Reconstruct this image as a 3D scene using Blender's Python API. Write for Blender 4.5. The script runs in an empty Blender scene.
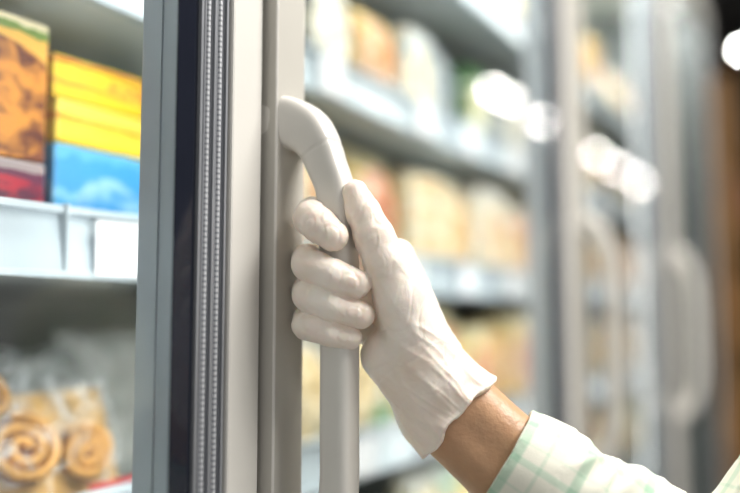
import bpy, bmesh, math, random
import numpy as np
from mathutils import Vector, Matrix, noise
random.seed(11); np.random.seed(7)
scene=bpy.context.scene
scene.view_settings.view_transform='Standard'
scene.view_settings.look='None'
COL=scene.collection
# ------------------------------------------------------------------ camera
FPX=800.0
CAM=Vector((0,-0.30,1.25))
TH=math.radians(30.96); PI=math.radians(4.93)
F=Vector((math.cos(TH)*math.cos(PI),math.sin(TH)*math.cos(PI),math.sin(PI)))
R=Vector((math.sin(TH),-math.cos(TH),0))
U=R.cross(F)
cd=bpy.data.cameras.new('camera'); cam=bpy.data.objects.new('camera',cd); COL.objects.link(cam)
cd.sensor_width=36; cd.lens=36*FPX/740
cam.matrix_world=Matrix(((R.x,U.x,-F.x,CAM.x),(R.y,U.y,-F.y,CAM.y),(R.z,U.z,-F.z,CAM.z),(0,0,0,1)))
cd.clip_start=0.02
cd.dof.use_dof=True; cd.dof.focus_distance=0.452; cd.dof.aperture_fstop=1.55
scene.camera=cam
def ray(px,py): return F+R*((px-370)/FPX)+U*((246.5-py)/FPX)
def hitX(px,py,x):
    d=ray(px,py); return CAM+d*((x-CAM.x)/d.x)
# ------------------------------------------------------------------ materials
def mat(name,col,rough=0.5,metal=0.0,var=0.0,vscale=20,bump=0.0,bscale=80,sss=0.0,spec=0.5,coat=0):
    m=bpy.data.materials.new(name); m.use_nodes=True
    nt=m.node_tree; b=nt.nodes['Principled BSDF']
    b.inputs['Base Color'].default_value=(*col,1); b.inputs['Roughness'].default_value=rough
    b.inputs['Metallic'].default_value=metal
    b.inputs['Specular IOR Level'].default_value=spec
    b.inputs['Coat Weight'].default_value=coat
    if sss:
        b.inputs['Subsurface Weight'].default_value=sss
        b.inputs['Subsurface Radius'].default_value=(0.006,0.003,0.002); b.inputs['Subsurface Scale'].default_value=1.0
    tc=nt.nodes.new('ShaderNodeTexCoord')
    n=nt.nodes.new('ShaderNodeTexNoise'); n.inputs['Scale'].default_value=vscale; n.inputs['Detail'].default_value=4
    nt.links.new(tc.outputs['Object'],n.inputs['Vector'])
    cr=nt.nodes.new('ShaderNodeValToRGB')
    v=max(var,0.02)
    cr.color_ramp.elements[0].position=0.3; cr.color_ramp.elements[1].position=0.7
    cr.color_ramp.elements[0].color=(*[max(0,c*(1-v)) for c in col],1)
    cr.color_ramp.elements[1].color=(*[min(1,c*(1+v)) for c in col],1)
    nt.links.new(n.outputs['Fac'],cr.inputs['Fac']); nt.links.new(cr.outputs['Color'],b.inputs['Base Color'])
    if bump:
        n2=nt.nodes.new('ShaderNodeTexNoise'); n2.inputs['Scale'].default_value=bscale; n2.inputs['Detail'].default_value=5
        nt.links.new(tc.outputs['Object'],n2.inputs['Vector'])
        bp=nt.nodes.new('ShaderNodeBump'); bp.inputs['Strength'].default_value=bump; bp.inputs['Distance'].default_value=0.002
        nt.links.new(n2.outputs['Fac'],bp.inputs['Height']); nt.links.new(bp.outputs['Normal'],b.inputs['Normal'])
    return m
def glass_mat():
    m=bpy.data.materials.new('door_glass'); m.use_nodes=True; nt=m.node_tree; nt.nodes.clear()
    o=nt.nodes.new('ShaderNodeOutputMaterial'); mx=nt.nodes.new('ShaderNodeMixShader')
    t=nt.nodes.new('ShaderNodeBsdfTransparent'); t.inputs[0].default_value=(0.975,0.985,0.975,1)
    g=nt.nodes.new('ShaderNodeBsdfGlossy'); g.inputs['Roughness'].default_value=0.0
    lw=nt.nodes.new('ShaderNodeLayerWeight'); lw.inputs['Blend'].default_value=0.5
    p=nt.nodes.new('ShaderNodeMath'); p.operation='POWER'; p.inputs[1].default_value=5
    a=nt.nodes.new('ShaderNodeMath'); a.operation='MULTIPLY_ADD'; a.inputs[1].default_value=0.9; a.inputs[2].default_value=0.04
    nt.links.new(lw.outputs['Facing'],p.inputs[0]); nt.links.new(p.outputs[0],a.inputs[0])
    nt.links.new(a.outputs[0],mx.inputs[0]); nt.links.new(t.outputs[0],mx.inputs[1]); nt.links.new(g.outputs[0],mx.inputs[2])
    nt.links.new(mx.outputs[0],o.inputs[0]); return m
def emit_mat(name,col,s):
    m=bpy.data.materials.new(name); m.use_nodes=True; nt=m.node_tree; nt.nodes.clear()
    o=nt.nodes.new('ShaderNodeOutputMaterial'); e=nt.nodes.new('ShaderNodeEmission')
    e.inputs[0].default_value=(*col,1); e.inputs[1].default_value=s; nt.links.new(e.outputs[0],o.inputs[0]); return m
def print_mat(name,base,bands,food=None,fc=(0.5,0.0,0.5),fr=0.3,foodcol2=None,rough=0.35,warp=0.12,fscale=9):
    """printed packaging: horizontal bands over generated Z, plus an oval food picture."""
    m=bpy.data.materials.new(name); m.use_nodes=True; nt=m.node_tree; b=nt.nodes['Principled BSDF']
    b.inputs['Roughness'].default_value=rough
    tc=nt.nodes.new('ShaderNodeTexCoord'); sp=nt.nodes.new('ShaderNodeSeparateXYZ')
    nt.links.new(tc.outputs['Generated'],sp.inputs[0])
    nz=nt.nodes.new('ShaderNodeTexNoise'); nz.inputs['Scale'].default_value=4; nt.links.new(tc.outputs['Generated'],nz.inputs['Vector'])
    ad=nt.nodes.new('ShaderNodeMath'); ad.operation='MULTIPLY_ADD'; ad.inputs[1].default_value=warp
    nt.links.new(nz.outputs['Fac'],ad.inputs[0]); 
    sb=nt.nodes.new('ShaderNodeMath'); sb.operation='SUBTRACT'; sb.inputs[1].default_value=warp/2
    nt.links.new(sp.outputs['Z'],sb.inputs[0]); nt.links.new(sb.outputs[0],ad.inputs[2])
    cr=nt.nodes.new('ShaderNodeValToRGB'); cr.color_ramp.interpolation='CONSTANT'
    els=cr.color_ramp.elements
    els[0].position=0; els[0].color=(*base,1)
    els[1].position=bands[0][0]; els[1].color=(*bands[0][1],1)
    for p,c in bands[1:]:
        e=els.new(p); e.color=(*c,1)
    nt.links.new(ad.outputs[0],cr.inputs['Fac'])
    out=cr.outputs['Color']
    if food:
        vs=nt.nodes.new('ShaderNodeVectorMath'); vs.operation='SUBTRACT'; vs.inputs[1].default_value=(fc[0],0,fc[2])
        nt.links.new(tc.outputs['Generated'],vs.inputs[0])
        ml=nt.nodes.new('ShaderNodeVectorMath'); ml.operation='MULTIPLY'; ml.inputs[1].default_value=(1,0,1.1)
        nt.links.new(vs.outputs[0],ml.inputs[0])
        ln=nt.nodes.new('ShaderNodeVectorMath'); ln.operation='LENGTH'; nt.links.new(ml.outputs[0],ln.inputs[0])
        lt=nt.nodes.new('ShaderNodeMath'); lt.operation='LESS_THAN'; lt.inputs[1].default_value=fr
        nt.links.new(ln.outputs['Value'],lt.inputs[0])
        n3=nt.nodes.new('ShaderNodeTexNoise'); n3.inputs['Scale'].default_value=fscale; n3.inputs['Detail'].default_value=5; n3.inputs['Distortion'].default_value=0.8
        nt.links.new(tc.outputs['Generated'],n3.inputs['Vector'])
        c3=nt.nodes.new('ShaderNodeValToRGB'); c3.color_ramp.elements[0].color=(*(foodcol2 or [min(1,f*1.6+.15) for f in food]),1)
        c3.color_ramp.elements[1].color=(*food,1); c3.color_ramp.elements[0].position=0.38; c3.color_ramp.elements[1].position=0.60
        nt.links.new(n3.outputs['Fac'],c3.inputs['Fac'])
        mx=nt.nodes.new('ShaderNodeMix'); mx.data_type='RGBA'
        nt.links.new(lt.outputs[0],mx.inputs[0]); nt.links.new(out,mx.inputs[6]); nt.links.new(c3.outputs['Color'],mx.inputs[7]); out=mx.outputs[2]
    nt.links.new(out,b.inputs['Base Color']); return m
# ------------------------------------------------------------------ mesh helpers
def new_obj(name,bm_or_mesh,material=None,parent=None,smooth=False):
    if isinstance(bm_or_mesh,bmesh.types.BMesh):
        me=bpy.data.meshes.new(name); bm_or_mesh.to_mesh(me); bm_or_mesh.free()
    else: me=bm_or_mesh
    o=bpy.data.objects.new(name,me); COL.objects.link(o)
    if material: 
        if isinstance(material,(list,tuple)):
            for mm in material: me.materials.append(mm)
        else: me.materials.append(material)
    if parent: o.parent=parent
    if smooth:
        for p in me.polygons: p.use_smooth=True
    return o
def empty(name,loc=(0,0,0)):
    o=bpy.data.objects.new(name,None); o.location=loc; COL.objects.link(o); o.empty_display_size=0.05; return o
def add_box(bm,x0,x1,y0,y1,z0,z1,bev=0.0,mi=0,seg=2):
    r=bmesh.ops.create_cube(bm,size=1); vs=r['verts']
    for v in vs:
        v.co=Vector(((x0+x1)/2+v.co.x*(x1-x0),(y0+y1)/2+v.co.y*(y1-y0),(z0+z1)/2+v.co.z*(z1-z0)))
    fs=set(f for v in vs for f in v.link_faces)
    for f in fs: f.material_index=mi
    if bev:
        es=set(e for v in vs for e in v.link_edges)
        bmesh.ops.bevel(bm,geom=list(es),offset=bev,segments=seg,affect='EDGES',profile=0.5)
def add_cyl(bm,c,r,h,n=20,r2=None,mi=0):
    rr=bmesh.ops.create_cone(bm,cap_ends=True,segments=n,radius1=r,radius2=r if r2 is None else r2,depth=h)
    bmesh.ops.transform(bm,matrix=Matrix.Translation(c),verts=rr['verts'])
    for f in set(f for v in rr['verts'] for f in v.link_faces): f.material_index=mi
def tag(o,label,cat,group=None):
    o['label']=label; o['category']=cat
    if group: o['group']=group
# ------------------------------------------------------------------ room
def room(name,x0,x1,y0,y1,z0,z1,m):
    bm=bmesh.new(); add_box(bm,x0,x1,y0,y1,z0,z1); o=new_obj(name,bm,m); o['kind']='structure'; return o
XE=11.0
room('floor',-2,XE,-3.2,1.2,-0.1,0,mat('floor_tile',(0.24,0.23,0.22),0.35,var=0.1,vscale=3))
room('ceiling',-2,XE,-3.2,1.2,3.0,3.1,mat('ceiling_paint',(0.08,0.08,0.08),0.8,var=0.05))
room('wall_back',-2,XE,1.1,1.2,0,3.0,mat('wall_paint',(0.08,0.07,0.06),0.7,var=0.05))
room('wall_end',XE-.1,XE,-3.2,1.1,0,3.0,mat('wall_dark',(0.02,0.018,0.018),0.7,var=0.1))
room('added_dark_wall',3.0,XE,-3.3,-3.2,0,3.0,mat('added_dark_wall_paint',(0.10,0.09,0.085),0.7,var=0.2,vscale=1.5))  # unseen dark wall across the aisle, added to darken reflections in the far glass
# ------------------------------------------------------------------ freezer cabinet
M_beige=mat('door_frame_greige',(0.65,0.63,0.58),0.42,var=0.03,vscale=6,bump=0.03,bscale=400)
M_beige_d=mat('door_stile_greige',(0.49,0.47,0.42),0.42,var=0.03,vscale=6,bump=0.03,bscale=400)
M_handle=mat('handle_plastic',(0.68,0.655,0.60),0.30,var=0.02,bump=0.02,bscale=600,coat=0.2)
M_black=mat('glass_border_black',(0.012,0.014,0.022),0.08,var=0.1)
M_white=mat('cabinet_white_enamel',(0.80,0.83,0.79),0.4,var=0.03)
M_side=mat('cabinet_side_grey',(0.20,0.22,0.22),0.4,var=0.08)
M_shelf=mat('shelf_enamel',(0.48,0.52,0.51),0.4,var=0.05)
M_mull=mat('mullion_aluminium',(0.48,0.525,0.58),0.4,metal=0.1,var=0.06)
M_rail=mat('price_rail_plastic',(0.42,0.48,0.52),0.2,var=0.06)
M_tag=mat('price_tag_card',(0.78,0.79,0.82),0.5,var=0.03)
M_glass=glass_mat()
M_led=emit_mat('led_diffuser',(0.97,0.99,0.98),10.0)
M_trimb=mat('edge_trim_aluminium',(0.28,0.29,0.31),0.35,metal=0.3,var=0.04)
M_groove=mat('edge_trim_groove',(0.07,0.075,0.085),0.4)
M_trim=bpy.data.materials.new('edge_trim_dotted'); M_trim.use_nodes=True
nt=M_trim.node_tree; b=nt.nodes['Principled BSDF']; b.inputs['Metallic'].default_value=0.2; b.inputs['Roughness'].default_value=0.4
tc=nt.nodes.new('ShaderNodeTexCoord'); sp=nt.nodes.new('ShaderNodeSeparateXYZ'); nt.links.new(tc.outputs['Object'],sp.inputs[0])
m1=nt.nodes.new('ShaderNodeMath'); m1.operation='MULTIPLY'; m1.inputs[1].default_value=2*math.pi/0.0030; nt.links.new(sp.outputs['Z'],m1.inputs[0])
m2=nt.nodes.new('ShaderNodeMath'); m2.operation='SINE'; nt.links.new(m1.outputs[0],m2.inputs[0])
cr=nt.nodes.new('ShaderNodeValToRGB'); cr.color_ramp.elements[0].position=0.1; cr.color_ramp.elements[1].position=0.6
cr.color_ramp.elements[0].color=(0.26,0.27,0.29,1); cr.color_ramp.elements[1].color=(0.54,0.55,0.57,1)
m3=nt.nodes.new('ShaderNodeMath'); m3.operation='MULTIPLY_ADD'; m3.inputs[1].default_value=.5; m3.inputs[2].default_value=.5
nt.links.new(m2.outputs[0],m3.inputs[0]); nt.links.new(m3.outputs[0],cr.inputs['Fac']); nt.links.new(cr.outputs['Color'],b.inputs['Base Color'])

X0=0.3696; W=0.62; ZD0,ZD1=0.16,2.05; HSW=0.0285
XL,XR=X0-W,X0+3*W-0.005
YB=0.78
cab=empty('freezer_cabinet',((XL+XR)/2,0.3,0))
tag(cab,'upright glass-door supermarket freezer with greige frames and loop handles','freezer')
def cpart(name,bm,m,parent=cab,smooth=False):
    o=new_obj(name,bm,m,smooth=smooth); o.parent=parent
    o.matrix_parent_inverse=parent.matrix_world.inverted() if parent.type!='EMPTY' else Matrix.Translation(-parent.location)
    return o
bpy.context.view_layer.update()
bm=bmesh.new()
add_box(bm,XL,XR,YB,YB+0.04,0,2.25); add_box(bm,XL-0.04,XL,0.01,YB+0.04,0,2.25)
add_box(bm,XL,XR,0.01,YB,0.0,0.14); add_box(bm,XL,XR,0.01,YB,2.08,2.25)
cpart('body',bm,M_white)
bm=bmesh.new(); add_box(bm,XR,XR+0.04,0.01,YB+0.04,0,2.25,0.002); cpart('side_panel',bm,M_side)
SH=[0.50,0.72,0.91,1.10,1.29,1.482,1.70]
YS=0.15
for z in SH:
    bm=bmesh.new()
    add_box(bm,XL+.002,XR-.002,YS,YB-.002,z-0.012,z,0.002)
    sh=cpart('shelf',bm,M_shelf)
    bm=bmesh.new()
    zt=z+0.030
    prof=[(YS-0.012,z-0.014),(YS-0.004,zt),(YS-0.001,zt),(YS-0.001,z-0.014)]
    vs=[[bm.verts.new((x,y,zz)) for y,zz in prof] for x in (XL+.003,XR-.003)]
    for i in range(4):
        j=(i+1)%4; bm.faces.new((vs[0][i],vs[0][j],vs[1][j],vs[1][i]))
    bm.faces.new(vs[0][::-1]); bm.faces.new(vs[1])
    add_box(bm,XL+.003,XR-.003,YS-0.010,YS-0.002,zt-0.003,zt+0.002,0.0008)
    add_box(bm,XL+.003,XR-.003,YS-0.0145,YS-0.009,z-0.016,z-0.011,0.0008)
    xx=XL+0.595
    while xx<XR-0.1:
        add_box(bm,xx-0.0012,xx+0.0012,YS-0.0135,YS-0.003,z-0.013,zt+0.003,0.0004); xx+=0.31
    bmesh.ops.recalc_face_normals(bm,faces=bm.faces)
    cpart('price_rail',bm,M_rail,parent=sh)
bpy.context.view_layer.update()
def price_tag(x,z,w=0.05):
    bm=bmesh.new(); add_box(bm,x-w/2,x+w/2,YS-0.0165,YS-0.0155,z-0.013,z+0.024,0.0004)
    return cpart('price_tag',bm,M_tag)
for z in (1.10,1.29,1.482):
    x=0.5
    if z==1.29: price_tag(0.386,z,0.042); x=0.62
    while x<XR-0.1:
        price_tag(x,z,random.choice([0.045,0.06])); x+=random.uniform(0.11,0.22)
for k in range(0,3):
    xm=X0+k*W-0.0596
    bm=bmesh.new(); add_box(bm,xm,xm+0.082,0.006,0.036,0.14,2.08,0.002)
    add_box(bm,xm-0.0012,xm,0.019,0.0205,0.14,2.08)
    cpart('mullion',bm,M_mull)
    bm=bmesh.new(); add_box(bm,xm+0.025,xm+0.060,0.0365,0.044,0.25,2.0,0.003)
    cpart('light_strip',bm,M_led)
bm=bmesh.new(); add_box(bm,XL+.05,XR-.05,0.07,0.12,2.06,2.078,0.004); cpart('light_strip',bm,M_led)

HX=0.386
def sweep_handle():
    def yz(px,py): p=hitX(px,py,HX); return (p.y,p.z)
    top=[(272,126,29.5,34),(286,125,29,33),(297,126.5,27,29),(309,133,24,24.5),(319,146,20.8,21.5),(327,166,18.8,19.3),(332,192,17.6,18.5),(335,230,17.3,18),(337,270,17.3,18)]
    s=0.463/800
    Pp=[(*yz(a,b_),t*s,w*s) for a,b_,t,w in top]
    yg=yz(340,300)[0]; Pp[-1]=(yg,Pp[-1][1],Pp[-1][2],Pp[-1][3])
    for i in (6,7): Pp[i]=(yg+(Pp[i][0]-yg)*0.6,Pp[i][1],Pp[i][2],Pp[i][3])
    zt=Pp[0][1]; zb=zt-0.30
    zmid=(zt+zb)/2
    mir=[(y,2*zmid-z,t,w) for (y,z,t,w) in Pp]
    path=Pp+[(yg,zmid+0.03,Pp[-1][2],Pp[-1][3]),(yg,zmid-0.03,Pp[-1][2],Pp[-1][3])]+mir[::-1]
    out=[]; NS=12
    for i in range(len(path)-1):
        p0=np.array(path[max(i-1,0)]);p1=np.array(path[i]);p2=np.array(path[i+1]);p3=np.array(path[min(i+2,len(path)-1)])
        for u in np.linspace(0,1,NS,endpoint=False):
            out.append(0.5*((2*p1)+(-p0+p2)*u+(2*p0-5*p1+4*p2-p3)*u*u+(-p0+3*p1-3*p2+p3)*u**3))
    out.append(np.array(path[-1]))
    bm=bmesh.new(); rings=[]; n=48
    seam=NS*4+4
    for i,p in enumerate(out):
        a=out[max(i-1,0)];c=out[min(i+1,len(out)-1)]
        t=Vector((0,c[0]-a[0],c[1]-a[1])).normalized(); nrm=Vector((0,-t.z,t.y))
        sc=1.0
        if i in (seam,len(out)-1-seam): sc=0.94
        ring=[]
        for j in range(n):
            an=2*math.pi*j/n; e=0.52
            cx=math.copysign(abs(math.cos(an))**e,math.cos(an)); sy=math.copysign(abs(math.sin(an))**e,math.sin(an))
            ring.append(bm.verts.new(Vector((HX,p[0],p[1]))+nrm*(cx*p[2]*sc)+Vector((1,0,0))*(sy*p[3]*0.86*sc)))
        rings.append(ring)
    for a,c in zip(rings[:-1],rings[1:]):
        for j in range(n): bm.faces.new((a[j],a[(j+1)%n],c[(j+1)%n],c[j]))
    bm.faces.new(rings[0][::-1]); bm.faces.new(rings[-1])
    bmesh.ops.recalc_face_normals(bm,faces=bm.faces)
    me=bpy.data.meshes.new('handle'); bm.to_mesh(me); bm.free()
    me.materials.append(M_handle)
    for p in me.polygons: p.use_smooth=True
    return me
HME=sweep_handle()
for k in range(-1,3):
    xs=X0+k*W
    bm=bmesh.new()
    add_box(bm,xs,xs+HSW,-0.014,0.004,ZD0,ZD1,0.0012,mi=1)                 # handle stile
    add_box(bm,xs+W-0.030,xs+W-0.0035,-0.006,0.004,ZD0,ZD1,0.0015)      # hinge stile
    add_box(bm,xs+HSW,xs+W-0.030,-0.006,0.004,ZD0,ZD0+0.05,0.0015)
    add_box(bm,xs+HSW,xs+W-0.030,-0.006,0.004,ZD1-0.05,ZD1,0.0015)
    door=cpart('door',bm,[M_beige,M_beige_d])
    bpy.context.view_layer.update()
    bm=bmesh.new(); add_box(bm,xs+HSW+.001,xs+W-0.054,0.0,0.004,ZD0+.052,ZD1-.052); cpart('glass_pane',bm,M_glass,parent=door)
    bm=bmesh.new(); add_box(bm,xs+W-0.0685,xs+W-0.0535,-0.0012,-0.0004,ZD0+.052,ZD1-.052)
    cpart('glass_border',bm,M_black,parent=door)
    bm=bmesh.new(); x=xs+W-0.0535
    add_box(bm,x,x+0.0232,-0.002,0.004,ZD0+.052,ZD1-.052)
    for q in (0.0070,0.0165):
        add_cyl(bm,(x+q,-0.0020,(ZD0+ZD1)/2),0.0013,ZD1-ZD0-.11,n=10,mi=1)
    for q in (0.0001,0.0108,0.0205):
        add_box(bm,x+q,x+q+0.0016,-0.0036,-0.002,ZD0+.052,ZD1-.052)
    for q in (0.0036,0.0092,0.0133,0.0190):
        add_box(bm,x+q,x+q+0.0009,-0.0022,-0.0019,ZD0+.052,ZD1-.052,mi=2)
    cpart('edge_trim',bm,[M_trimb,M_trim,M_groove],parent=door)
    h=bpy.data.objects.new('handle',HME); COL.objects.link(h); h.parent=door; h.location=(k*W,0,0)
    h.matrix_parent_inverse=door.matrix_world.inverted()

# ------------------------------------------------------------------ products
def carton_mesh(w,d,h):
    bm=bmesh.new(); add_box(bm,-w/2,w/2,0,d,0,h,0.0018,0,2)
    add_box(bm,-w/2-0.0006,-w/2+0.001,d*0.12,d*0.88,h*0.1,h*0.72,0.0002)
    add_box(bm,w/2-0.001,w/2+0.0006,d*0.12,d*0.88,h*0.1,h*0.72,0.0002)
    add_box(bm,-w/2+0.004,w/2-0.004,d*0.30,d*0.72,h-0.001,h+0.0005,0.0002)
    me=bpy.data.meshes.new('carton'); bm.to_mesh(me); bm.free(); return me
def bag_mesh(w,d,h,seed):
    n=22; bm=bmesh.new(); V={}
    for side in (0,1):
        for i in range(n+1):
            for j in range(n+1):
                u=i/n*2-1; v=j/n*2-1
                edge=(i in (0,n) or j in (0,n))
                if side==1 and edge: V[1,i,j]=V[0,i,j]; continue
                pr=(max(0,1-abs(u)**3.2)**0.6)*(max(0,1-abs(v)**2.6)**0.6)
                nn=noise.noise(Vector((u*2.5+seed,v*2.5,side*7+seed)))*0.35+noise.noise(Vector((u*7+seed,v*7,side*3)))*0.22
                y=(d/2)*pr*(1+nn)*(1 if side else -1)
                ww=w/2*(1-0.07*math.cos(v*1.5)); 
                zz=h/2*(v)+h/2
                rip=0.0015*math.sin(i*1.9+seed)*(1 if abs(v)>0.9 else 0)
                V[side,i,j]=bm.verts.new((u*ww,y+rip+d/2,zz+0.004*noise.noise(Vector((u*2,seed,v)))*(v+1)))
    for side in (0,1):
        for i in range(n):
            for j in range(n):
                q=[V[side,i,j],V[side,i+1,j],V[side,i+1,j+1],V[side,i,j+1]]
                if side: q=q[::-1]
                try: bm.faces.new(q)
                except ValueError: pass
    zmin=min(v.co.z for v in bm.verts)
    for v in bm.verts: v.co.z-=zmin
    me=bpy.data.meshes.new('bag'); bm.to_mesh(me); bm.free()
    for p in me.polygons: p.use_smooth=True
    return me
def tub_mesh(r,h):
    bm=bmesh.new()
    prof=[(0,0),(r*.82,0),(r*.84,.003),(r*.95,h*.82),(r*1.03,h*.83),(r*1.03,h*.96),(r*.98,h),(0,h)]
    n=28; rings=[]
    for (rr,z) in prof[1:-1]:
        rings.append([bm.verts.new((rr*math.cos(2*math.pi*i/n),r+rr*math.sin(2*math.pi*i/n),z)) for i in range(n)])
    for a,c in zip(rings[:-1],rings[1:]):
        for i in range(n): bm.faces.new((a[i],a[(i+1)%n],c[(i+1)%n],c[i]))
    bm.faces.new(rings[0][::-1]); bm.faces.new(rings[-1])
    me=bpy.data.meshes.new('tub'); bm.to_mesh(me); bm.free()
    return me
def place(name,me,m,loc,rot=(0,0,0),label='',cat='',group=None):
    me=me.copy() if me.materials else me
    me.materials.clear(); me.materials.append(m)
    o=bpy.data.objects.new(name,me); COL.objects.link(o); o.location=loc; o.rotation_euler=rot
    tag(o,label,cat,group); return o
Z1=1.29
m_bread=print_mat('lasagne_print',(0.18,0.05,0.02),[(0.14,(0.50,0.20,0.04)),(0.42,(0.35,0.11,0.02)),(0.70,(0.75,0.40,0.07)),(0.88,(0.16,0.25,0.05)),(0.94,(0.80,0.70,0.45))],food=(0.62,0.24,0.03),fc=(0.65,0,0.40),fr=0.47,foodcol2=(0.10,0.02,0.008),fscale=6,warp=0.2)
m_yel=print_mat('yellow_carton_print',(0.72,0.48,0.02),[(0.30,(0.62,0.30,0.02)),(0.44,(0.80,0.58,0.03)),(0.82,(0.60,0.14,0.02)),(0.92,(0.80,0.60,0.05))],warp=0.25,food=(0.62,0.16,0.03),foodcol2=(0.80,0.58,0.05),fc=(0.8,0,0.5),fr=0.26)
m_yel2=print_mat('yellow_carton_print_plain',(0.74,0.50,0.03),[(0.15,(0.76,0.56,0.05)),(0.50,(0.62,0.28,0.02)),(0.66,(0.76,0.58,0.08))],warp=0.2)
m_blue=print_mat('blue_carton_print',(0.70,0.50,0.08),[(0.20,(0.03,0.22,0.48)),(0.34,(0.06,0.31,0.56)),(0.52,(0.16,0.42,0.64)),(0.62,(0.05,0.28,0.56)),(0.9,(0.10,0.37,0.62))],warp=0.4,food=(0.24,0.47,0.68),foodcol2=(0.05,0.26,0.54),fc=(0.55,0,0.45),fr=0.34,fscale=4)
m_berry=print_mat('berry_pack_print',(0.06,0.01,0.03),[(0.5,(0.11,0.015,0.05)),(0.88,(0.30,0.24,0.24))],food=(0.42,0.01,0.03),fc=(0.78,0,0.60),fr=0.24,foodcol2=(0.10,0.01,0.04),fscale=7)
g='frozen cartons on the near shelf'
place('berry_carton',carton_mesh(0.13,0.16,0.062),m_berry,(0.282,0.165,Z1),label='dark purple frozen fruit carton under a bread carton',cat='food box',group=g)
place('bread_carton',carton_mesh(0.125,0.15,0.096),m_bread,(0.286,0.168,Z1+0.0635),label='orange-brown carton picturing baked food, stacked on top',cat='food box',group=g)
place('dessert_carton',carton_mesh(0.088,0.17,0.080),m_blue,(0.400,0.168,Z1),(0,0,0.0),label='light blue frozen food carton behind the price rail',cat='food box',group=g)
place('pizza_carton',carton_mesh(0.085,0.17,0.031),m_yel2,(0.400,0.170,Z1+0.0815),(0,0,0.02),label='thin yellow carton on a blue carton',cat='food box',group=g)
place('pizza_carton',carton_mesh(0.083,0.17,0.031),m_yel,(0.398,0.172,Z1+0.114),(0,0,-0.02),label='yellow carton with orange band, top of the stack',cat='food box',group=g)
def roll_mesh(r):
    bm=bmesh.new(); n=90; turns=2.3; rings=[]
    for i in range(n+1):
        t=i/n; an=t*turns*2*math.pi; rad=r*0.10+r*0.76*t; tw=r*0.135
        c=Vector((rad*math.cos(an)*1.12,0,rad*math.sin(an)*0.92)); nr=Vector((math.cos(an),0,math.sin(an)))
        ring=[]
        for j in range(10):
            a=2*math.pi*j/10
            ring.append(bm.verts.new(c+nr*math.cos(a)*tw+Vector((0,1,0))*(math.sin(a)*r*0.22*(1.15-0.3*t))))
        rings.append(ring)
    for a,c in zip(rings[:-1],rings[1:]):
        for j in range(10): bm.faces.new((a[j],a[(j+1)%10],c[(j+1)%10],c[j]))
    bm.faces.new(rings[0][::-1]); bm.faces.new(rings[-1])
    bmesh.ops.recalc_face_normals(bm,faces=bm.faces)
    q=bmesh.ops.create_cone(bm,cap_ends=True,segments=30,radius1=r*0.80,radius2=r*0.80,depth=r*0.10)
    bmesh.ops.rotate(bm,cent=(0,0,0),matrix=Matrix.Rotation(math.pi/2,3,'X'),verts=q['verts'])
    for f in set(f for v in q['verts'] for f in v.link_faces): f.material_index=1
    me=bpy.data.meshes.new('roll'); bm.to_mesh(me); bm.free()
    for p in me.polygons: p.use_smooth=True
    return me
m_bun=mat('baked_dough',(0.60,0.31,0.07),0.45,var=0.35,vscale=60,bump=0.4,bscale=90)
m_fill=mat('cinnamon_filling',(0.14,0.045,0.012),0.5,var=0.3)
m_bun2=mat('pale_dough',(0.56,0.54,0.49),0.6,var=0.15,vscale=40,bump=0.4,bscale=90)
def film(name,col,lo_,hi_,p0=0.45,p1=0.75):
    m=bpy.data.materials.new(name); m.use_nodes=True; nt=m.node_tree; nt.nodes.clear()
    o_=nt.nodes.new('ShaderNodeOutputMaterial'); mx=nt.nodes.new('ShaderNodeMixShader'); t_=nt.nodes.new('ShaderNodeBsdfTransparent'); g_=nt.nodes.new('ShaderNodeBsdfPrincipled')
    g_.inputs['Base Color'].default_value=(*col,1); g_.inputs['Roughness'].default_value=0.12
    tc=nt.nodes.new('ShaderNodeTexCoord'); nn=nt.nodes.new('ShaderNodeTexNoise'); nn.inputs['Scale'].default_value=30; nn.inputs['Distortion'].default_value=1.5
    nt.links.new(tc.outputs['Object'],nn.inputs['Vector']); cr=nt.nodes.new('ShaderNodeValToRGB'); cr.color_ramp.elements[0].position=p0; cr.color_ramp.elements[0].color=(lo_,lo_,lo_,1); cr.color_ramp.elements[1].position=p1; cr.color_ramp.elements[1].color=(hi_,hi_,hi_,1)
    nt.links.new(nn.outputs['Fac'],cr.inputs['Fac']); nt.links.new(cr.outputs['Color'],mx.inputs[0]); nt.links.new(t_.outputs[0],mx.inputs[1]); nt.links.new(g_.outputs[0],mx.inputs[2]); nt.links.new(mx.outputs[0],o_.inputs[0])
    bp=nt.nodes.new('ShaderNodeBump'); bp.inputs['Distance'].default_value=0.004; nt.links.new(nn.outputs['Fac'],bp.inputs['Height']); nt.links.new(bp.outputs['Normal'],g_.inputs['Normal'])
    return m
m_film=film('clear_plastic_film',(0.75,0.79,0.8),0.03,0.60)
m_film2=film('frosted_plastic_film',(0.50,0.54,0.54),0.25,0.85,0.35,0.65)
ZL=1.10
m_redp=mat('red_print',(0.50,0.03,0.05),0.4); m_yelp=mat('golden_print',(0.60,0.36,0.10),0.5,var=0.5,vscale=60); m_pack=mat('golden_backing_card',(0.55,0.33,0.10),0.6,var=0.45,vscale=35)
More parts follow.
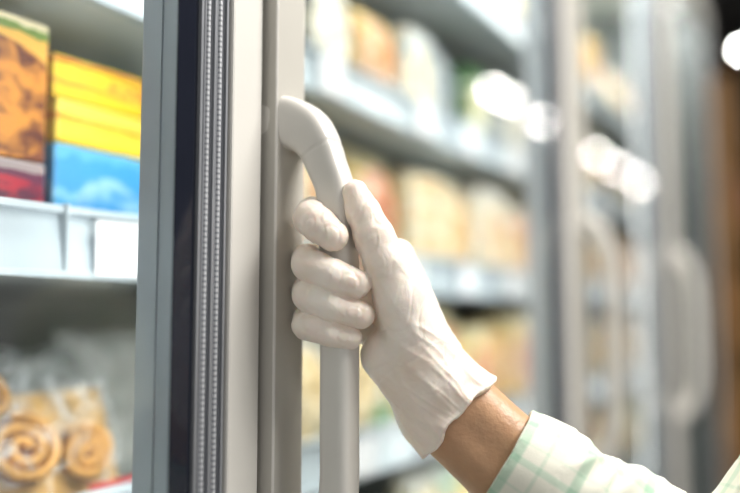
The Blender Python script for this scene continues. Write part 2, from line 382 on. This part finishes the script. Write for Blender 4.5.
def roll_bag(x,y,z,w,h,rolls,lab,lean=0.25,bunmat=m_bun,label_=False,seed=1,fm=m_film,d=0.055):
    e=empty('pastry_bag',(x,y,z)); e.rotation_euler=(-lean,0,random.uniform(-.03,.03)); tag(e,lab,'pastry bag','bagged pastries on the lower shelf')
    new_obj('plastic_bag',bag_mesh(w,d,h,seed),fm,parent=e)
    for (rx,rz,rr) in rolls:
        r_=new_obj('cinnamon_roll',roll_mesh(rr),[bunmat,m_fill if bunmat is m_bun else m_bun2],parent=e); r_.location=(rx,0.016,rz); r_.rotation_euler=(0,random.uniform(-.5,.5),0)
    if label_:
        bm=bmesh.new(); add_box(bm,w*0.16,w*0.42,-0.0005,0.001,0.014,0.030,0.0005); new_obj('red_label',bm,m_redp,parent=e)
        bm=bmesh.new(); add_box(bm,-w*0.44,w*0.12,0.0005,0.0015,0.008,0.026,0.0005); new_obj('golden_label',bm,m_yelp,parent=e)
        bm=bmesh.new(); add_box(bm,-w*0.44,w*0.42,0.026,0.028,0.008,h*0.80,0.0005); new_obj('backing_card',bm,m_pack,parent=e)
roll_bag(0.370,0.166,ZL,0.19,0.135,[(-0.062,0.070,0.032),(-0.006,0.066,0.031),(0.046,0.056,0.026),(-0.03,0.106,0.022)],'clear bag of golden cinnamon rolls with red label',label_=True,seed=3,lean=0.35)
roll_bag(0.42,0.255,ZL,0.15,0.13,[(-0.04,0.045,0.026),(0.01,0.065,0.025)],'frosted bag of pale pastries',bunmat=m_bun2,seed=9,fm=m_film2,lean=0.15)
roll_bag(0.33,0.33,ZL,0.17,0.15,[(-0.05,0.045,0.028),(0.01,0.05,0.03)],'frosted bag of pale pastries further back',bunmat=m_bun2,lean=0.1,seed=14,fm=m_film2)
place('flour_bag',bag_mesh(0.14,0.06,0.14,21),mat('white_bag_film',(0.55,0.57,0.56),0.3,var=0.25,vscale=30),(0.54,0.27,ZL),(-0.1,0,0.1),label='white frosted bag behind pastry bags',cat='food bag')
pal=[((0.76,0.82,0.74),(0.14,0.42,0.16),(0.76,0.50,0.10)),((0.84,0.78,0.64),(0.70,0.07,0.05),(0.84,0.50,0.14)),
     ((0.84,0.62,0.26),(0.76,0.28,0.04),(0.66,0.26,0.06)),((0.80,0.83,0.80),(0.20,0.42,0.52),(0.80,0.62,0.32)),
     ((0.82,0.80,0.52),(0.48,0.55,0.10),(0.80,0.56,0.16)),((0.84,0.76,0.62),(0.56,0.26,0.10),(0.66,0.26,0.08)),
     ((0.74,0.80,0.64),(0.14,0.44,0.24),(0.84,0.66,0.34)),((0.86,0.78,0.50),(0.82,0.56,0.06),(0.62,0.16,0.05)),
     ((0.84,0.83,0.76),(0.70,0.64,0.46),(0.76,0.58,0.30)),((0.84,0.80,0.64),(0.78,0.66,0.36),(0.72,0.42,0.14)),
     ((0.86,0.84,0.76),(0.80,0.74,0.56),(0.78,0.48,0.20)),((0.86,0.82,0.74),(0.76,0.30,0.20),(0.82,0.62,0.30))]
dark=[((0.03,0.05,0.10),(0.60,0.60,0.62),(0.30,0.35,0.40)),((0.02,0.03,0.03),(0.10,0.22,0.10),(0.72,0.70,0.62)),((0.06,0.16,0.05),(0.50,0.58,0.44),(0.66,0.62,0.38)),((0.10,0.11,0.12),(0.60,0.62,0.60),(0.05,0.06,0.08))]
def pm(i,p): return print_mat('package_print',p[0],[(0.18,p[1]),(0.28,p[0]),(0.74,p[1]),(0.82,p[0])],food=p[2],fc=(0.5,0,0.5),fr=0.38,warp=0.4,fscale=5,foodcol2=tuple(min(1,c*0.5+0.5*q) for c,q in zip(p[2],(0.9,0.86,0.7))))
PM=[pm(i,p) for i,p in enumerate(pal)]; DM=[pm(i,p) for i,p in enumerate(dark)]
cn=['green and white','red and cream','orange and yellow','blue and white','lime and cream','brown and cream','light green and white','yellow and cream','pale beige and white','beige and tan','cream','coral and cream']
dn=['navy and silver','black and green','dark green','charcoal and grey']
bags=[bag_mesh(0.110,0.065,0.160,s) for s in (2,5,8)]; bags2=[bag_mesh(0.090,0.060,0.138,s) for s in (11,17)]
cart=[carton_mesh(0.085,0.05,0.150),carton_mesh(0.105,0.10,0.034),carton_mesh(0.070,0.06,0.130)]
tubs=[tub_mesh(0.040,0.085)]
def stock(z,xstart,xend,usedark,gname,bagp,y0=0.162):
    x=xstart
    while x<xend:
        r=random.random(); dk=random.random()<usedark
        i=random.randrange(len(DM) if dk else len(PM)); m_=(DM if dk else PM)[i]; c=(dn if dk else cn)[i]
        if r<bagp:
            big=random.random()<.6; me=random.choice(bags if big else bags2).copy(); w=0.105 if big else 0.088
            place('food_bag',me,m_,(x+w/2,y0+random.uniform(0,.010),z),(random.uniform(-.06,.0),0,random.uniform(-.08,.08)),f'{c} plastic bag of frozen food on a shelf','food bag',gname)
        elif r<bagp+0.8*(1-bagp):
            t=random.randrange(3); me=cart[t].copy(); w=(0.086,0.106,0.071)[t]
            if t==1:
                for q in range(random.choice([3,4])):
                    place('food_carton',me.copy(),m_,(x+w/2,y0+0.001*q,z+q*0.0355),(0,0,random.uniform(-.03,.03)),f'flat {c} frozen food carton in a stack','food box',gname)
            else: place('food_carton',me,m_,(x+w/2,y0,z),(0,0,random.uniform(-.05,.05)),f'upright {c} frozen food carton','food box',gname)
        else:
            w=0.084
            for q in range(1 if dk else 2): place('ice_cream_tub',tubs[0].copy(),m_,(x+w/2,y0,z+q*0.086) if q==0 else (x+w/2,y0+.002,z+0.0865),label=f'{c} round ice cream tub with lid',cat='ice cream tub',group=gname) if q==0 else None
        x+=w+random.uniform(0.002,0.008)
stock(1.482,0.44,XR-0.12,0.6,'packages on the upper shelf',0.7)
stock(1.29,0.56,XR-0.12,0.0,'packages on the middle shelf',0.65)
stock(1.10,0.62,XR-0.12,0.0,'packages on the lower shelf',0.65)
stock(0.91,0.42,XR-0.12,0.05,'packages on the bottom shelf',0.5)
stock(1.70,0.50,XR-0.12,0.3,'packages on the top shelf',0.5)
stock(1.29,0.60,XR-0.12,0.0,'packages behind on the middle shelf',0.65,y0=0.275)
stock(1.10,0.70,XR-0.12,0.0,'packages behind on the lower shelf',0.65,y0=0.275)
stock(1.482,0.50,XR-0.12,0.4,'packages behind on the upper shelf',0.65,y0=0.275)

# ------------------------------------------------------------------ far wooden produce rack
rack=empty('wooden_rack',(3.6,0.4,0)); tag(rack,'tall brown wooden store rack stocked with goods','rack')
bpy.context.view_layer.update()
M_wood=mat('brown_wood',(0.32,0.17,0.06),0.5,var=0.35,vscale=6)
for i,(x,y) in enumerate([(2.7,0.02),(4.4,0.02),(2.7,0.78),(4.4,0.78)]):
    bm=bmesh.new(); add_box(bm,x-.03,x+.03,y-.03,y+.03,0,2.0,0.004); cpart('post',bm,M_wood,parent=rack)
for z in (0.3,0.75,1.15,1.55,1.97):
    bm=bmesh.new(); add_box(bm,2.73,4.37,0.0,0.8,z-.012,z+.012,0.003); cpart('shelf_board',bm,M_wood,parent=rack)
bm=bmesh.new(); add_box(bm,2.70,2.72,0.05,0.75,0.25,1.96,0.003); cpart('side_panel',bm,M_wood,parent=rack)
for z in (0.762,1.162,1.562):
    for i in range(6):
        c=random.choice([(0.30,0.14,0.04),(0.12,0.20,0.05),(0.30,0.08,0.03),(0.34,0.25,0.09)])
        place('produce_carton',carton_mesh(0.2,0.3,0.22),print_mat('produce_print',c,[(0.5,tuple(min(1,q*1.4) for q in c))]),(2.9+i*0.26,0.03,z+0.001),label='cardboard produce carton on a wooden rack',cat='box',group='cartons on the wooden rack')

# ------------------------------------------------------------------ ceiling lamps
M_lampb=mat('lamp_housing_black',(0.02,0.02,0.02),0.4); M_bulb=emit_mat('lamp_lens',(1,0.97,0.92),170)
def lamp(x,y,r=0.06):
    e=empty('ceiling_spotlight',(x,y,3.0)); tag(e,'black cylindrical ceiling spotlight with round warm lens','ceiling lamp','ceiling spotlights over the aisle')
    bm=bmesh.new(); add_cyl(bm,(0,0,-0.06),r+0.012,0.12,n=24,r2=r+0.02); add_cyl(bm,(0,0,-0.004),0.05,0.008,n=20); new_obj('lamp_housing',bm,M_lampb,parent=e)
    bm=bmesh.new(); add_cyl(bm,(0,0,-0.123),r,0.005,n=24); new_obj('lamp_lens',bm,M_bulb,parent=e)
for x in (5.33,5.62,6.44,7.01,8.08,8.95,10.0): lamp(x,-1.85,0.042)
lamp(4.25,-0.99,0.03); lamp(5.3,0.20,0.02)
lamp(2.2,-1.85,0.042); lamp(1.0,-1.85,0.042)

# ------------------------------------------------------------------ hand (signed-distance modelling)
D=0.463; S=D/FPX
def P(px,py,c=0.0):
    d=D-S*c; return np.array(CAM+ray(px,py)*d)
def cone(G,a,b,ra,rb):
    ab=b-a; L=float(ab@ab)+1e-12
    t=np.clip(((G[0]-a[0])*ab[0]+(G[1]-a[1])*ab[1]+(G[2]-a[2])*ab[2])/L,0,1)
    return np.sqrt((G[0]-a[0]-t*ab[0])**2+(G[1]-a[1]-t*ab[1])**2+(G[2]-a[2]-t*ab[2])**2)-(ra+(rb-ra)*t)
def smin(a,b,k):
    h=np.clip(0.5+0.5*(b-a)/k,0,1); return b+(a-b)*h-k*h*(1-h)
def chain(G,pts,k=3):
    d=None
    for p,q in zip(pts[:-1],pts[1:]):
        c=cone(G,P(*p[:3]),P(*q[:3]),p[3]*S,q[3]*S); d=c if d is None else smin(d,c,k*S)
    return d
def arm_frame(p,q):
    a=P(*p); b=P(*q); t=(b-a)/np.linalg.norm(b-a)
    n=np.array(U)-t*(np.array(U)@t); n/=np.linalg.norm(n); return a,t,n,np.cross(t,n)
FING={'index':[(394,262,-34,20),(352,226,-42,16),(313,213,-20,15.5),(311,218,6,16.8),(319,225,19,16.4),(333,236,26,14.6)],
 'middle':[(392,285,-38,19),(345,263,-44,16),(308,260,-20,15.5),(309,264,10,16.4),(317,268,22,15.2),(333,275,29,14.6),(357,284,28,13.4)],
 'ring':[(390,312,-38,18),(345,292,-42,16),(308,291,-20,14.8),(309,295,10,15.6),(317,299,22,14.5),(334,306,28,13.9),(361,315,26,12.8)],
 'pinky':[(388,338,-32,16),(345,322,-38,14),(307,319,-18,12.8),(307,325,8,13.8),(315,328,20,12.6),(330,333,25,12),(350,338,24,11)]}
THUMB=[(430,380,6,34),(400,298,16,25),(386,264,18,20.5),(374,236,16,18.5),(363,212,12,15.8),(355,193,8,12.8)]
def hand_sdf(G):
    d=chain(G,[(446,398,-14,34),(396,258,-32,20)])
    for q in ((392,285,-34,21),(390,312,-32,21),(390,345,-24,22)):
        d=smin(d,chain(G,[(446,408,-14,34),(*q,)]),8*S)
    d=smin(d,chain(G,[(388,356,-4,27),(436,408,-6,34)]),10*S)
    d=smin(d,chain(G,[(404,316,-10,26),(410,350,-8,28)]),10*S)
    for s_ in (-1,1):
        d=smin(d,chain(G,[(440+9*s_,398-9*s_,-8,33),(464+10*s_,420-10*s_,-6,33),(520+10*s_,472-10*s_,6,33)]),10*S)
    d=smin(d,chain(G,THUMB,6),9*S)
    fd=None
    for k_,f in FING.items():
        c=chain(G,f,4); fd=c if fd is None else smin(fd,c,0.6*S)
    d=smin(d,fd,2.0*S)
    return d
def grid(lo,hi,h):
    ax=[np.arange(lo[i],hi[i]+h,h,dtype=np.float32) for i in range(3)]
    return np.meshgrid(*ax,indexing='ij')
def nets(V,lo,h):
    nx,ny,nz=V.shape; ins=V<0
    cnt=np.zeros((nx-1,ny-1,nz-1),np.int8)
    offs=[(i,j,k) for i in (0,1) for j in (0,1) for k in (0,1)]
    for i,j,k in offs: cnt+=ins[i:nx-1+i,j:ny-1+j,k:nz-1+k]
    act=(cnt>0)&(cnt<8); I,J,K=np.nonzero(act); idx=-np.ones(cnt.shape,np.int64); idx[I,J,K]=np.arange(len(I))
    acc=np.zeros((len(I),3)); num=np.zeros(len(I))
    for a in offs:
        for ax in range(3):
            if a[ax]: continue
            b_=list(a); b_[ax]=1
            va=V[I+a[0],J+a[1],K+a[2]]; vb=V[I+b_[0],J+b_[1],K+b_[2]]
            s_=(va<0)!=(vb<0); t=np.where(s_,va/np.where(s_,va-vb,1),0)
            p=np.tile(np.array(a,float),(len(I),1)); p[:,ax]+=t
            acc+=p*s_[:,None]; num+=s_
    verts=(np.stack([I,J,K],1)+acc/num[:,None])*h+np.array(lo)
    faces=[]
    for ax in range(3):
        b_=(ax+1)%3; c=(ax+2)%3
        sl=[None]*3; sl[ax]=slice(0,-1); sl[b_]=slice(1,-1); sl[c]=slice(1,-1); s0=ins[tuple(sl)]
        sl[ax]=slice(1,None); s1=ins[tuple(sl)]
        ch=np.nonzero(s0!=s1); base=[None]*3; base[ax]=ch[ax]; base[b_]=ch[b_]+1; base[c]=ch[c]+1
        def ci(db,dc):
            q=[x.copy() for x in base]; q[b_]=q[b_]+db; q[c]=q[c]+dc; return idx[q[0],q[1],q[2]]
        q=np.stack([ci(-1,-1),ci(0,-1),ci(0,0),ci(-1,0)],1)
        fl=~s0[ch]; q[fl]=q[fl][:,::-1]; faces.append(q)
    return verts,np.concatenate(faces)
def mesh_from(name,v,f):
    me=bpy.data.meshes.new(name); me.from_pydata(v.tolist(),[],f.tolist()); me.update()
    for p in me.polygons: p.use_smooth=True
    return me
def displace(me,fn):
    nrm=[v.normal.copy() for v in me.vertices]
    for v,n in zip(me.vertices,nrm): v.co+=n*fn(v.co,n)
    me.update()
person=empty('person',tuple(P(735,612,60)))
tag(person,'person in green plaid shirt, white-gloved hand gripping a door handle','person')
bpy.context.view_layer.update()
def ppart(name,me,m):
    me.materials.append(m); o=bpy.data.objects.new(name,me); COL.objects.link(o); o.parent=person
    o.matrix_parent_inverse=Matrix.Translation(-person.location); return o
allp=[P(*p[:3]) for f in FING.values() for p in f]+[P(*p[:3]) for p in THUMB]+[P(500,450,30),P(500,450,-60),P(430,470,0),P(510,400,0)]
lo=np.min(allp,0)-0.022; hi=np.max(allp,0)+0.022; h=0.00076
G=grid(lo,hi,h)
d=hand_sdf(G)-0.6*S
ca,ct,cn_,cb=arm_frame((456,420,-8),(503,463,4))
T=(G[0]-ca[0])*ct[0]+(G[1]-ca[1])*ct[1]+(G[2]-ca[2])*ct[2]
A=np.arctan2((G[0]-ca[0])*cb[0]+(G[1]-ca[1])*cb[1]+(G[2]-ca[2])*cb[2],(G[0]-ca[0])*cn_[0]+(G[1]-ca[1])*cn_[1]+(G[2]-ca[2])*cn_[2])
Tw=T-(2.4*np.sin(A*3+1)+1.8*np.sin(A*7))*S
flare=np.clip((T+75*S)/(75*S),0,1)**1.5*6.0*S
d=d-flare-1.3*S*np.exp(-((Tw+1.8*S)/(1.8*S))**2)-flare*0.24*np.sin(A*9+T/S*0.02)
d=np.maximum(d,Tw)
v,f=nets(d.astype(np.float32),lo,h)
gm=mesh_from('glove',v,f)
ctv=Vector(ct); cav=Vector(ca); cnv=Vector(cn_); cbv=Vector(cb); Rv=Vector(R)
def ridge(v,k): return max(0.0,1-abs(noise.noise(Vector(v)))*k)
NAILS=[(Vector(P(350,282,40)),math.atan2(-8,24),8,6),(Vector(P(354,313,38)),math.atan2(-9,26),7.5,5.5),(Vector(P(344,337,34)),math.atan2(-6,19),6.2,4.8),(Vector(P(331,234,40)),math.atan2(-10,12),7.5,6.5)]
def wr(co,nm):
    r=co-cav; t=r.dot(ctv)/S; a=math.atan2(r.dot(cbv),r.dot(cnv))
    x=r.dot(Rv)/S; y=r.dot(U)/S; z=r.dot(F)/S
    m1=max(0,min(1,(t+165)/70))
    edge=min(1,max(0.35,-t/20+0.3))
    wx=x+14*noise.noise(Vector((x*.018,y*.018,z*.018))); wy=y+14*noise.noise(Vector((x*.018+9,y*.018,z*.018)))
    wv=noise.noise(Vector((a*2.0,t*0.009,3.1)))
    near=max(0,min(1,(t+85)/60))
    fold=ridge((a*2.4+t*0.006,t*0.010,9.0),2.4)**1.5*near
    fold2=ridge((a*5.5+t*0.012,t*0.014,4.0),3.2)**2*near
    diag=ridge(((wx+wy)*0.030,(wx-wy)*0.009,1.7),2.8)**2
    cross=ridge(((wx-wy)*0.045,(wx+wy)*0.016,z*.02+4),3.8)**2
    fing=1-m1
    fine=noise.noise(Vector((x,y,z))*0.08)*0.35+noise.noise(Vector((x,y,z))*0.17)*0.2
    crease=ridge((wx*0.06,wy*0.03,z*.05),4.5)**2
    crease2=ridge((wx*0.10,wy*0.05,z*.09+5),4.5)**2
    s=m1*edge*(wv*1.1+fold*1.6+fold2*1.0+diag*1.1-cross*0.7)+fing*(-crease*0.6+crease2*0.3)+fine-0.3*m1
    if nm.dot(F)<-0.3:
        for c,an,la,lb in NAILS:
            q=co-c; u=q.dot(Rv)/S; w_=q.dot(U)/S
            if abs(u)<14 and abs(w_)<14 and q.length<22*S:
                uu=(u*math.cos(an)+w_*math.sin(an))/la; vv_=(-u*math.sin(an)+w_*math.cos(an))/lb
                rr=math.sqrt(uu*uu+vv_*vv_); s+=0.5*max(0,min(1,(1.08-rr)/0.25))-0.2*math.exp(-((rr-1.2)/0.16)**2)
    return S*s
displace(gm,wr)
M_glove=bpy.data.materials.new('white_latex'); M_glove.use_nodes=True; nt=M_glove.node_tree; b=nt.nodes['Principled BSDF']
b.inputs['Roughness'].default_value=0.34; b.inputs['Specular IOR Level'].default_value=0.45
b.inputs['Subsurface Weight'].default_value=0.25; b.inputs['Subsurface Radius'].default_value=(0.007,0.003,0.0018); b.inputs['Subsurface Scale'].default_value=0.7
tc=nt.nodes.new('ShaderNodeTexCoord'); n=nt.nodes.new('ShaderNodeTexNoise'); n.inputs['Scale'].default_value=28; n.inputs['Detail'].default_value=6; nt.links.new(tc.outputs['Object'],n.inputs['Vector'])
cr=nt.nodes.new('ShaderNodeValToRGB'); cr.color_ramp.elements[0].position=0.30; cr.color_ramp.elements[1].position=0.68
cr.color_ramp.elements[0].color=(0.85,0.715,0.60,1); cr.color_ramp.elements[1].color=(0.93,0.85,0.76,1)
nt.links.new(n.outputs['Fac'],cr.inputs['Fac']); nt.links.new(cr.outputs['Color'],b.inputs['Base Color'])
n2=nt.nodes.new('ShaderNodeTexNoise'); n2.inputs['Scale'].default_value=95; n2.inputs['Detail'].default_value=7; n2.inputs['Distortion'].default_value=1.6; nt.links.new(tc.outputs['Object'],n2.inputs['Vector'])
bp=nt.nodes.new('ShaderNodeBump'); bp.inputs['Strength'].default_value=0.34; bp.inputs['Distance'].default_value=0.0014; nt.links.new(n2.outputs['Fac'],bp.inputs['Height']); nt.links.new(bp.outputs['Normal'],b.inputs['Normal'])
go=ppart('glove',gm,M_glove); go['label']='thin white latex disposable glove with beaded cuff'
sm=go.modifiers.new('smooth','SMOOTH'); sm.factor=0.5; sm.iterations=1
def body_sdf(G):
    d=hand_sdf(G)+2.2*S
    for s_ in (-1,1):
        d=smin(d,chain(G,[(458+9*s_,418-9*s_,-8,31),(508+10*s_,463-10*s_,4,33),(620+12*s_,536-12*s_,30,43),(735,612,60,50)]),8*S)
    d=smin(d,chain(G,[(735,612,60,50),(835,505,50,66),(960,350,60,76)]),8*S)
    return d
lo2=np.minimum(lo,np.min([P(735,612,60),P(960,350,60),P(500,460,0)],0)-0.06); hi2=np.maximum(hi,np.max([P(735,612,60),P(960,350,60),P(500,460,0)],0)+0.06)
h2=0.0022
G=grid(lo2,hi2,h2); v,f=nets(body_sdf(G).astype(np.float32),lo2,h2)
bme=mesh_from('body',v,f)
M_skin=mat('skin',(0.54,0.31,0.17),0.42,var=0.16,vscale=35,bump=0.25,bscale=260,sss=0.2)
bo=ppart('body',bme,M_skin); sm=bo.modifiers.new('smooth','SMOOTH'); sm.factor=0.5; sm.iterations=3
def sleeve_sdf(G):
    return chain(G,[(490,450,0,53),(540,482,10,56),(735,612,60,72),(835,515,50,86),(960,350,60,98)],18)
lo3=np.min([P(735,612,60),P(960,350,60),P(490,450,0)],0)-0.075; hi3=np.max([P(735,612,60),P(960,350,60),P(490,450,0)],0)+0.075
h3=0.0016
G=grid(lo3,hi3,h3); d=sleeve_sdf(G)
sa,st,sn,sb=arm_frame((503,460,4),(640,547,36))
T=(G[0]-sa[0])*st[0]+(G[1]-sa[1])*st[1]+(G[2]-sa[2])*st[2]
near=cone(G,P(505,460,4),P(560,500,16),0.05,0.05)
d=d-2.0*S*np.where(T<46*S,1,0)+1.2*S*np.exp(-((T-6*S)/(1.5*S))**2)
d=np.where(near<0.02,np.maximum(d,-T),d)
inner=chain(G,[(480,440,-3,49),(540,484,10,50)])
d=np.where(T<14*S,np.maximum(d,-inner),d)
v,f=nets(d.astype(np.float32),lo3,h3)
sme=mesh_from('shirt_sleeve',v,f)
def wr2(co,nm):
    q=co/S; r=co-Vector(sa); t=r.dot(Vector(st))/S; a=math.atan2(r.dot(Vector(sb)),r.dot(Vector(sn)))
    m_=max(0,min(1,(t-40)/25))
    return S*(m_*(noise.noise(Vector((t*0.028+a*0.6,a*1.1,2)))*8+max(0,1-abs(noise.noise(Vector((t*0.035+a,a*0.8,7))))*3)*6)+noise.noise(q*0.05)*0.8)
displace(sme,wr2)
at=sme.attributes.new('cloth','FLOAT_VECTOR','POINT')
C0=[P(490,450,0),P(735,612,60),P(835,515,50),P(960,350,60)]
vv=np.array([v_.co for v_ in sme.vertices]); best=np.full(len(vv),9.0); uu=np.zeros(len(vv)); aa=np.zeros(len(vv)); cum=0
for a,b_ in zip(C0[:-1],C0[1:]):
    L=np.linalg.norm(b_-a); t=(b_-a)/L; tt=np.clip((vv-a)@t,0,L); dd=np.linalg.norm(vv-a-tt[:,None]*t,axis=1)
    n=np.array(F); n=n-t*(n@t); n/=np.linalg.norm(n); bb=np.cross(t,n)
    an=np.arctan2((vv-a)@bb,-((vv-a)@n))
    s_=dd<best; best[s_]=dd[s_]; uu[s_]=(cum+tt)[s_]; aa[s_]=an[s_]; cum+=L
dat=np.stack([uu,aa*0.036,np.zeros(len(vv))],1).astype(np.float32).ravel(); at.data.foreach_set('vector',dat)
M_plaid=bpy.data.materials.new('green_plaid_cotton'); M_plaid.use_nodes=True; nt=M_plaid.node_tree; b=nt.nodes['Principled BSDF']; b.inputs['Roughness'].default_value=0.85
b.inputs['Sheen Weight'].default_value=0.2
an=nt.nodes.new('ShaderNodeAttribute'); an.attribute_name='cloth'; sp=nt.nodes.new('ShaderNodeSeparateXYZ'); nt.links.new(an.outputs['Vector'],sp.inputs[0])
cols=[]
W_=(0.79,0.78,0.72)
for ax,per,gcol in (('X',0.034,(0.50,0.63,0.53)),('Y',0.027,(0.58,0.68,0.59))):
    q=nt.nodes.new('ShaderNodeMath'); q.operation='MULTIPLY'; q.inputs[1].default_value=1/per; nt.links.new(sp.outputs[ax],q.inputs[0])
    fr=nt.nodes.new('ShaderNodeMath'); fr.operation='FRACT'; nt.links.new(q.outputs[0],fr.inputs[0])
    cr=nt.nodes.new('ShaderNodeValToRGB'); e=cr.color_ramp.elements; e[0].position=0; e[0].color=(*W_,1); e[1].position=0.99; e[1].color=(*W_,1)
    for p_,c_ in ((0.26,W_),(0.30,gcol),(0.42,gcol),(0.46,W_),(0.74,W_),(0.76,tuple((g_+w_)/2 for g_,w_ in zip(gcol,W_))),(0.80,tuple((g_+w_)/2 for g_,w_ in zip(gcol,W_))),(0.82,W_)):
        k=e.new(p_); k.color=(*c_,1)
    nt.links.new(fr.outputs[0],cr.inputs['Fac']); cols.append(cr)
mx=nt.nodes.new('ShaderNodeMix'); mx.data_type='RGBA'; mx.blend_type='MULTIPLY'; mx.inputs[0].default_value=1.0
gm_=nt.nodes.new('ShaderNodeVectorMath'); gm_.operation='SCALE'; gm_.inputs['Scale'].default_value=1.22
nt.links.new(cols[0].outputs['Color'],mx.inputs[6]); nt.links.new(cols[1].outputs['Color'],mx.inputs[7]); nt.links.new(mx.outputs[2],gm_.inputs[0]); nt.links.new(gm_.outputs[0],b.inputs['Base Color'])
ns=nt.nodes.new('ShaderNodeTexNoise'); ns.inputs['Scale'].default_value=900; nt.links.new(an.outputs['Vector'],ns.inputs['Vector'])
bp=nt.nodes.new('ShaderNodeBump'); bp.inputs['Strength'].default_value=0.3; bp.inputs['Distance'].default_value=0.0006; nt.links.new(ns.outputs['Fac'],bp.inputs['Height']); nt.links.new(bp.outputs['Normal'],b.inputs['Normal'])
so=ppart('shirt_sleeve',sme,M_plaid); so['label']='cream cotton sleeve with thin mint green plaid'
sm=so.modifiers.new('smooth','SMOOTH'); sm.factor=0.5; sm.iterations=2
# ------------------------------------------------------------------ lights
def area(name,loc,target,sx,sy,e,col):
    l=bpy.data.lights.new(name,'AREA'); l.shape='RECTANGLE'; l.size=sx; l.size_y=sy; l.energy=e; l.color=col
    o=bpy.data.objects.new(name,l); COL.objects.link(o); o.location=loc
    o.rotation_euler=(Vector(target)-Vector(loc)).to_track_quat('-Z','Y').to_euler(); return o
area('aisle_light',(0.9,-1.1,2.7),(0.45,0,1.2),1.2,0.6,68,(1,0.97,0.93))
area('cabinet_light',(1.2,0.08,2.05),(1.2,0.25,1.2),2.0,0.08,15,(0.98,0.99,0.97))
w=bpy.data.worlds.new('store_ambient'); scene.world=w; w.use_nodes=True
w.node_tree.nodes['Background'].inputs[0].default_value=(0.98,0.97,0.97,1); w.node_tree.nodes['Background'].inputs[1].default_value=0.60
